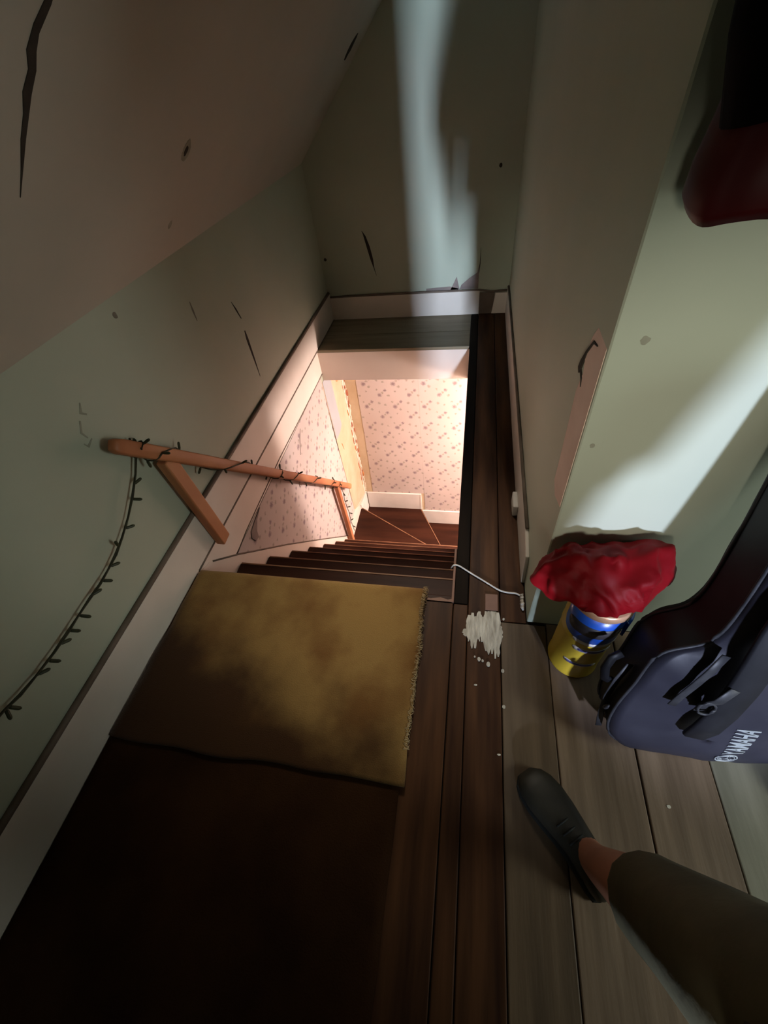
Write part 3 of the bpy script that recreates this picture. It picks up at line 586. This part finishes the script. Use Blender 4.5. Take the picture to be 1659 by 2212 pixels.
def panel(wbase, sgn, m, name):
    bm = new_bm(); rings = []; spine = lambda v: min(max(v, .16), .95)
    ss = (1.0, .97, .92, .84, .74, .62, .5, .38, .26, .14)
    for s in ss:
        ring = []
        for u, v in outl:
            cv = spine(v); uu, vv = u*s, cv + (v-cv)*s
            bul = .022*(1-s**3)*sgn; wr = 0
            if s < .98: wr = .008*noise.noise((uu*7, vv*7, 2)) + .010*(abs(noise.noise((uu*5+vv*4, vv*3-uu*2, 6)))-.25) + .004*noise.noise((uu*18, vv*18, 4))
            rnd = -.010*sgn if s == 1.0 else 0
            ring.append(bm.verts.new(bagp(uu, vv, wbase - bul - rnd + wr)))
        rings.append(ring)
    n_ = len(outl)
    for a, c in zip(rings, rings[1:]):
        for k in range(n_): bm.faces.new((a[k], a[(k+1) % n_], c[(k+1) % n_], c[k]))
    h = len(half2)-1; last = rings[-1]
    for k in range(h):                                           # close the middle, left to right
        i0, i1 = k, k+1; j0, j1 = (-k) % n_, (-(k+1)) % n_
        vs = []
        for q in (last[i0], last[i1], last[j1], last[j0]):
            if q not in vs: vs.append(q)
        if len(vs) > 2:
            try: bm.faces.new(vs)
            except ValueError: pass
    return obj(name, bm, m, bag, smooth=True)
front = panel(0, 1, M_NAVY, 'front_panel'); panel(T, -1, M_BLACKN, 'back_panel')
bm = new_bm(); n_ = len(outl); rows = []
for w_ in [.010, .03, .06, .09, .12, T-.010]:
    rows.append([bm.verts.new(bagp(u*(1+.012*math.sin(math.pi*w_/T)), v, w_ + .004*noise.noise((u*9, v*9, w_*20)))) for u, v in outl])
for a, c in zip(rows, rows[1:]):
    for k in range(n_): bm.faces.new((a[k], a[(k+1) % n_], c[(k+1) % n_], c[k]))
lab(obj('side_panel', bm, M_BLACKN, bag, smooth=True), 'black zipped side panel')
for w_ in (.012, T-.012):
    bm = new_bm(); tube(bm, [bagp(u*1.015, v + (.004 if v > .5 else -.001), w_) for u, v in outl] + [bagp(outl[0][0], outl[0][1]-.001, w_)], .0045, 6, cap=False); lab(obj('piping', bm, M_PIPING, bag, smooth=True), 'grey piping')
# padded strap hanging down the front, with loose webbing and buckles
def strap(name, pts, wd, thk, m):
    bm = new_bm(); rows = []; P = [bagp(*p[:3]) for p in pts]
    for i, p in enumerate(P):
        t = (P[min(i+1, len(P)-1)] - P[max(i-1, 0)]).normalized(); nrm = -BWv; s = t.cross(nrm).normalized(); nn = s.cross(t).normalized()
        wd_ = wd*(pts[i][3] if len(pts[i]) > 3 else 1)
        rows.append([bm.verts.new(p + s*a*wd_/2 + nn*b*thk/2) for a, b in ((-1,-.4),(-.85,-1),(.85,-1),(1,-.4),(1,.4),(.85,1),(-.85,1),(-1,.4))])
    for a, c in zip(rows, rows[1:]):
        for k in range(8): bm.faces.new((a[k], a[(k+1) % 8], c[(k+1) % 8], c[k]))
    bm.faces.new(rows[0]); bm.faces.new(rows[-1][::-1])
    return obj(name, bm, m, bag, smooth=True)
lab(strap('shoulder_strap', [(-.02,.80,-.030,.9),(-.03,.70,-.036),(-.035,.60,-.042),(-.035,.50,-.048),(-.035,.40,-.050),(-.04,.31,-.050),(-.05,.235,-.048),(-.06,.185,-.040,.8),(-.063,.17,-.030,.3)], .068, .014, M_BLACKN), 'wide black padded strap')
strap('webbing', [(-.09,.50,-.030),(-.105,.45,-.036),(-.12,.40,-.038),(-.135,.34,-.036),(-.142,.30,-.034)], .020, .004, M_PIPING)
strap('webbing', [(-.055,.42,-.058),(-.075,.375,-.062),(-.09,.34,-.05),(-.085,.30,-.04)], .024, .004, M_PIPING)
strap('zip_tape', [(-.236,.02,.05),(-.244,.10,.05),(-.246,.18,.05),(-.238,.26,.05),(-.222,.33,.05)], .018, .004, M_PIPING)
bm = new_bm(); tube(bm, [bagp(-.085+.018*math.cos(a), .335+.024*math.sin(a), -.056) for a in [2*math.pi*k/14 for k in range(15)]], .0038, 6); obj('buckle', bm, M_PIPING, bag, smooth=True)
bm = new_bm(); tube(bm, [bagp(-.244, .14, .036), bagp(-.250, .15, .03), bagp(-.252, .17, .02), bagp(-.25, .185, .016)], [.005, .006, .006, .003], 6); obj('zip_pull', bm, M_PIPING, bag, smooth=True)
strap('handle', [(-.250,.24,.06),(-.268,.255,.055),(-.276,.30,.055),(-.268,.345,.055),(-.246,.36,.06)], .024, .010, M_BLACKN)
# printed emblem and lettering, running up the bag
def text_mesh(body, size):
    cu = bpy.data.curves.new('lettering', 'FONT'); cu.body = body; cu.size = size; cu.extrude = .0005; cu.offset = .0012; cu.align_x = 'LEFT'
    o = bpy.data.objects.new('lettering', cu); COL.objects.link(o); dg = bpy.context.evaluated_depsgraph_get()
    me = bpy.data.meshes.new_from_object(o.evaluated_get(dg)); bpy.data.objects.remove(o); return me
from mathutils.bvhtree import BVHTree
bvh = BVHTree.FromPolygons([v.co.copy() for v in front.data.vertices], [tuple(p.vertices) for p in front.data.polygons])
def on_panel(u_, v_, lift):
    h_ = bvh.ray_cast(bagp(u_, v_, -.2), BWv)[0]
    return (h_ if h_ is not None else bagp(u_, v_, -.02)) - BWv*lift
me = text_mesh('YAMAHA', .062)
xs_ = [v.co.x for v in me.vertices]; wdt = max(xs_)-min(xs_); x0_ = min(xs_)
LU, LV, LH, LL = .092, .090, .050, .122         # u of baseline side, v start, letter height, run length
for v in me.vertices:
    a = (v.co.x-x0_)/wdt*LL; h = v.co.y/.045*LH
    u_, v_ = LU - h, LV + a
    v.co = on_panel(u_, v_, .0016 + v.co.z)
me.materials.clear(); me.materials.append(M_LOGO); lg = put('lettering', me, bag); lab(lg, 'silver YAMAHA lettering')
bm = new_bm(); ec = (LU - LH/2, LV - .030)
def epos(u_, v_): return on_panel(u_, v_, .0012)
for rr, th2 in ((.0255, .0022), (.0195, .0012)): tube(bm, [epos(ec[0]+rr*math.cos(a), ec[1]+rr*math.sin(a)) for a in [2*math.pi*k/28 for k in range(29)]], th2, 5, cap=False)
for k in range(3):
    a = math.pi/2 + 2*math.pi*k/3; dx, dy = math.cos(a), math.sin(a)
    tube(bm, [epos(ec[0]-dx*.004, ec[1]-dy*.004), epos(ec[0]+dx*.012, ec[1]+dy*.012)], .0012, 5)
    for s in (-1, 1): tube(bm, [epos(ec[0]+dx*.010-dy*.0035*s, ec[1]+dy*.010+dx*.0035*s), epos(ec[0]+dx*.021-dy*.0035*s, ec[1]+dy*.021+dx*.0035*s)], .0011, 5)
lab(obj('emblem', bm, M_LOGO, bag, smooth=True), 'round silver emblem of three crossed tuning forks')

# pale cloth at the frame edge beyond the bag
bm = new_bm(); bmesh.ops.create_icosphere(bm, subdivisions=4, radius=1)
for v in bm.verts:
    d = v.co.normalized(); p = Vector((d.x*.075, d.y*.11, max(d.z, -.55)*.05)); p += d*.012*(1-2*abs(noise.noise(p*22))); v.co = p + Vector((.982, .405, .034))
tag(obj('pale_cloth', bm, M_PALEP, smooth=True), 'pale pinkish crumpled cloth on the planks beyond the gig bag corner', 'cloth')

# ------------------------------------------------------------------ red and black jacket hanging on the wall
jk = thing('jacket', 'dark red jacket with black upper half hanging high on the right-hand wall', 'jacket', (.45, .70, 1.30))
def jring(z, wd, dp, rx=0.0):
    pts = []
    for k in range(72):
        a = 2*math.pi*k/72; ca, sa = math.cos(a), math.sin(a); fold = 1 + (.10*math.sin(a*7+z*2) + .06*math.sin(a*13+1))*(.6 if z < 1.5 else .35)
        pts.append(Vector((.445 + wd*math.copysign(abs(ca)**.75, ca), .695 + dp*math.copysign(abs(sa)**.75, sa)*fold, z + .006*math.sin(a*5) + rx*ca)))
    return pts
def loft(bm, rings, capt=True):
    R = [[bm.verts.new(p) for p in r] for r in rings]; n_ = len(R[0])
    for a, c in zip(R, R[1:]):
        for k in range(n_): bm.faces.new((a[k], a[(k+1) % n_], c[(k+1) % n_], c[k]))
    if capt: bm.faces.new(R[0][::-1]); bm.faces.new(R[-1])
bm = new_bm(); loft(bm, [jring(1.345,.15,.05), jring(1.325,.17,.075), jring(1.318,.185,.086), jring(1.33,.192,.090), jring(1.36,.192,.088), jring(1.40,.186,.086), jring(1.44,.182,.085)]); lab(obj('lower_body', bm, M_REDJ, jk, smooth=True), 'dark red lower part with rounded hem')
bm = new_bm(); loft(bm, [jring(1.425,.178,.083), jring(1.44,.184,.087), jring(1.55,.18,.085), jring(1.70,.175,.08), jring(1.85,.17,.07), jring(1.93,.13,.06), jring(1.97,.06,.045), jring(1.99,.04,.04)]); lab(obj('upper_body', bm, M_BLACKJ, jk, smooth=True), 'black upper part')
for s in (-1, 1):
    if s < 0: path = [(.31,.70,1.86),(.285,.69,1.78),(.275,.685,1.68),(.275,.68,1.58),(.285,.675,1.48),(.30,.67,1.41)]
    else: path = [(.58,.70,1.86),(.63,.69,1.78),(.65,.68,1.66),(.655,.68,1.54),(.65,.675,1.44),(.65,.67,1.37)]
    bm = new_bm(); tube(bm, path, [.055,.062,.06,.055,.05,.045], 16); obj('sleeve', bm, M_BLACKJ, jk, smooth=True)
bm = new_bm(); tube(bm, [(.445,.795,2.0),(.445,.74,2.0),(.445,.70,1.995),(.445,.685,2.03)], [.012,.009,.009,.011], 10); tag(obj('coat_hook', bm, M_SMUDGE, smooth=True), 'small wall hook carrying the red and black jacket', 'hook')

# ------------------------------------------------------------------ standing person; unseen torso and arms posed to shape the window light
person = thing('person', 'person in olive trousers and dark shoe stepping on the worn planks at right', 'person', (.43, 0, 0))
def skinned(name, verts, edges, m, sub=2, root=0):
    me = bpy.data.meshes.new(name); bm = bmesh.new(); ly = bm.verts.layers.skin.verify(); V = []
    for p, r in verts:
        v = bm.verts.new(p); v[ly].radius = (r, r) if not isinstance(r, tuple) else r; V.append(v)
    V[root][ly].use_root = True
    for a, c in edges: bm.edges.new((V[a], V[c]))
    bm.to_mesh(me); bm.free(); o = bpy.data.objects.new(name, me); COL.objects.link(o)
    o.modifiers.new('skin', 'SKIN').use_smooth_shade = True; s = o.modifiers.new('sub', 'SUBSURF'); s.levels = sub; s.render_levels = sub
    dg = bpy.context.evaluated_depsgraph_get(); me2 = bpy.data.meshes.new_from_object(o.evaluated_get(dg)); bpy.data.objects.remove(o)
    me2.materials.clear(); me2.materials.append(m)
    for p in me2.polygons: p.use_smooth = True
    return put(name, me2, person)
def chain(pts, start): return pts, [(start+i, start+i+1) for i in range(len(pts)-1)]
HL, KL, AL = (.365,-.075,.90), (.374,.018,.50), (.364,.106,.10)
HR, KR, AR = (.50,-.06,.90), (.572,-.20,.50), (.585,-.48,.10)
V = [((.44,-.055,.95), .125), ((.455,-.14,1.10), .13), ((.465,-.26,1.26), .145), ((.475,-.36,1.38), .12), ((.48,-.40,1.47), .055), ((.475,-.39,1.56), .075), ((.47,-.385,1.66), .085), ((.475,-.39,1.73), .06),  # 0-7 spine to head
     (HL, .085), (KL, .056), ((.373,.055,.33), .064), (AL, .042), ((.352,.135,.055), .034), ((.29,.215,.032), .022),           # 8-13 left leg
     (HR, .085), (KR, .056), ((.56,-.31,.33), .054), (AR, .038), ((.57,-.45,.055), .034), ((.52,-.36,.032), .022),        # 14-19 right leg
     ((.325,-.44,1.39), .055), ((.255,-.42,1.16), .044), ((.245,-.37,.98), .030), ((.245,-.36,.945), .032),                  # 20-23 left arm, hanging
     ((.69,-.22,1.39), .055), ((.735,-.30,1.13), .044), ((.665,-.24,.91), .030), ((.66,-.23,.87), .032)]                  # 24-27 right arm, hanging
E = [(0,1),(1,2),(2,3),(3,4),(4,5),(5,6),(6,7),(0,8),(8,9),(9,10),(10,11),(11,12),(12,13),(0,14),(14,15),(15,16),(16,17),(17,18),(18,19),(3,20),(20,21),(21,22),(22,23),(3,24),(24,25),(25,26),(26,27)]
def hand(base_i, fd, sd, nd):
    p = Vector(V[base_i][0]); fd, sd, nd = Vector(fd).normalized(), Vector(sd).normalized(), Vector(nd).normalized()
    for k, (off, ln) in enumerate(((-.03, .062), (-.011, .075), (.008, .08), (.026, .072))):
        a = p + fd*.055 + sd*off
        for q, r in ((a, .0095), (a + fd*ln*.5 + nd*.006, .0085), (a + fd*ln*.85 + nd*.024, .0075)):
            V.append((tuple(q), r))
        i = len(V); E.extend([(base_i, i-3), (i-3, i-2), (i-2, i-1)])
    a = p + fd*.015 + sd*.036
    for q, r in ((a, .0105), (a + sd*.022 + fd*.022 + nd*.010, .0095), (a + sd*.028 + fd*.046 + nd*.016, .008)): V.append((tuple(q), r))
    i = len(V); E.extend([(base_i, i-3), (i-3, i-2), (i-2, i-1)])
hand(23, (.0,.1,-1), (-.3,.8,.1), (.8,.3,.1)); hand(27, (.0,.1,-1), (-.3,.8,.1), (-.8,-.3,-.1))
skinned('body', V, E, M_SKIN)
skinned('trousers', [((.44,-.055,.95), .142), ((.455,-.08,1.04), .132), (HL, .108), ((.371,-.03,.70), .098), (KL, .086), ((.376,.03,.44), .085), ((.375,.042,.395), .084), ((.374,.047,.37), .080), (HR, .108), ((.52,-.13,.70), .098), (KR, .086), ((.55,-.26,.40), .083), ((.56,-.30,.335), .080), ((.562,-.31,.31), .076)],
        [(0,1),(0,2),(2,3),(3,4),(4,5),(5,6),(6,7),(0,8),(8,9),(9,10),(10,11),(11,12),(12,13)], M_TROUS)
bm = new_bm(); rd_ = Vector((.83, .55, 0)).normalized(); fd_ = Vector((-.55, .83, 0)).normalized(); rings = []
for (cx, cy, z, hw, hd) in ((.44,-.09,.865,.150,.120),(.445,-.10,.85,.195,.150),(.45,-.11,.90,.205,.155),(.465,-.16,1.05,.20,.145),(.495,-.24,1.20,.215,.145),(.505,-.32,1.33,.215,.125),(.50,-.345,1.40,.19,.10),(.485,-.385,1.45,.10,.08),(.48,-.395,1.475,.062,.062)):
    rings.append([Vector((cx, cy, z)) + rd_*hw*math.copysign(abs(math.cos(a))**.8, math.cos(a)) + fd_*hd*math.copysign(abs(math.sin(a))**.8, math.sin(a))*(1+.03*math.sin(a*9+z*14)) for a in [2*math.pi*k/48 for k in range(48)]])
loft(bm, rings); shirt = obj('shirt', bm, M_SHIRT, person, smooth=True)
for pts in (((.345,-.43,1.395),(.300,-.43,1.26),(.268,-.42,1.16),(.258,-.385,1.02),(.256,-.378,.99)), ((.675,-.23,1.395),(.725,-.26,1.26),(.735,-.30,1.13),(.68,-.25,.95),(.675,-.245,.92))):
    bm = new_bm(); tube(bm, pts, [.085,.082,.074,.060,.056], 20); obj('sleeve', bm, M_SHIRT, person, smooth=True)
# face and hair
fdir = Vector((-.55, .80, -.20)).normalized(); fr_, fu_ = frame_of(fdir); fc = Vector((.47, -.385, 1.64))
for s in (-1, 1):
    bm = new_bm(); tube(bm, [fc + fdir*.070 + fr_*.032*s + fu_*.012, fc + fdir*.084 + fr_*.030*s + fu_*.012], [.012, .006], 8); obj('eye', bm, M_WHITE, person, smooth=True)
    bm = new_bm(); tube(bm, [fc + fr_*.072*s + fu_*.018, fc + fr_*.090*s, fc + fr_*.072*s - fu_*.026], [.008, .014, .008], 8); obj('ear', bm, M_SKIN, person, smooth=True)
bm = new_bm(); tube(bm, [fc + fdir*.068 + fu_*.010, fc + fdir*.098 - fu_*.028, fc + fdir*.072 - fu_*.034], [.008, .014, .008], 8); obj('nose', bm, M_SKIN, person, smooth=True)
bm = new_bm(); tube(bm, [fc + fdir*.066 - fu_*.058 - fr_*.024, fc + fdir*.078 - fu_*.056, fc + fdir*.066 - fu_*.058 + fr_*.024], [.004, .008, .004], 8); obj('mouth', bm, M_TORN, person, smooth=True)
bm = new_bm(); bmesh.ops.create_icosphere(bm, subdivisions=4, radius=.108)
bmesh.ops.delete(bm, geom=[v for v in bm.verts if v.co.dot(fdir) > .045 and v.co.z < .05 or v.co.z < -.055], context='VERTS')
for v in bm.verts: v.co = v.co*(1+.05*noise.noise(v.co*40)) + fc + Vector((.008, -.012, .022))
obj('hair', bm, M_HAIR, person, smooth=True)
def shoe(heel, toe):
    heel, toe = Vector(heel), Vector(toe); f = (toe-heel).normalized(); s = Vector((f.y, -f.x, 0)); Ln = (toe-heel).length
    secs = [(0,.020,.055),(.03,.036,.080),(.10,.041,.092),(.22,.041,.095),(.34,.041,.090),(.46,.046,.080),(.60,.053,.068),(.74,.057,.060),(.86,.053,.052),(.94,.042,.044),(1.0,.020,.030)]
    def ringset(z0, zf, ex):
        R = []
        for t, wv, h in secs:
            c = heel + f*Ln*t + s*(.008*math.sin(t*math.pi)); ring = []
            for k in range(16):
                a = 2*math.pi*k/16; ca, sa = math.cos(a), math.sin(a)
                ring.append(c + s*(wv+ex)*math.copysign(abs(ca)**.8, ca) + Vector((0, 0, z0 + (zf(h)-z0)*(.5+.5*math.copysign(abs(sa)**.7, sa)))))
            R.append(ring)
        return R
    bm = new_bm(); loft(bm, ringset(.012, lambda h: h, 0)); sh = obj('shoe', bm, M_SHOE, person, smooth=True)
    bm = new_bm(); loft(bm, ringset(.0, lambda h: .020, .004)); obj('sole', bm, M_SOLE, sh, bevel=.0)
    bm = new_bm()
    for t in (.40, .47, .54):
        c = heel + f*Ln*t; h = .091 - (t-.34)*.088 + .001
        tube(bm, [c - s*.022 + Vector((0,0,h-.006)), c + Vector((0,0,h)), c + s*.022 + Vector((0,0,h-.006))], .003, 6)
    obj('laces', bm, M_SOLE, sh, smooth=True)
shoe((.400,.048,0), (.212,.297,0)); shoe((.605,-.53,0), (.46,-.28,0))
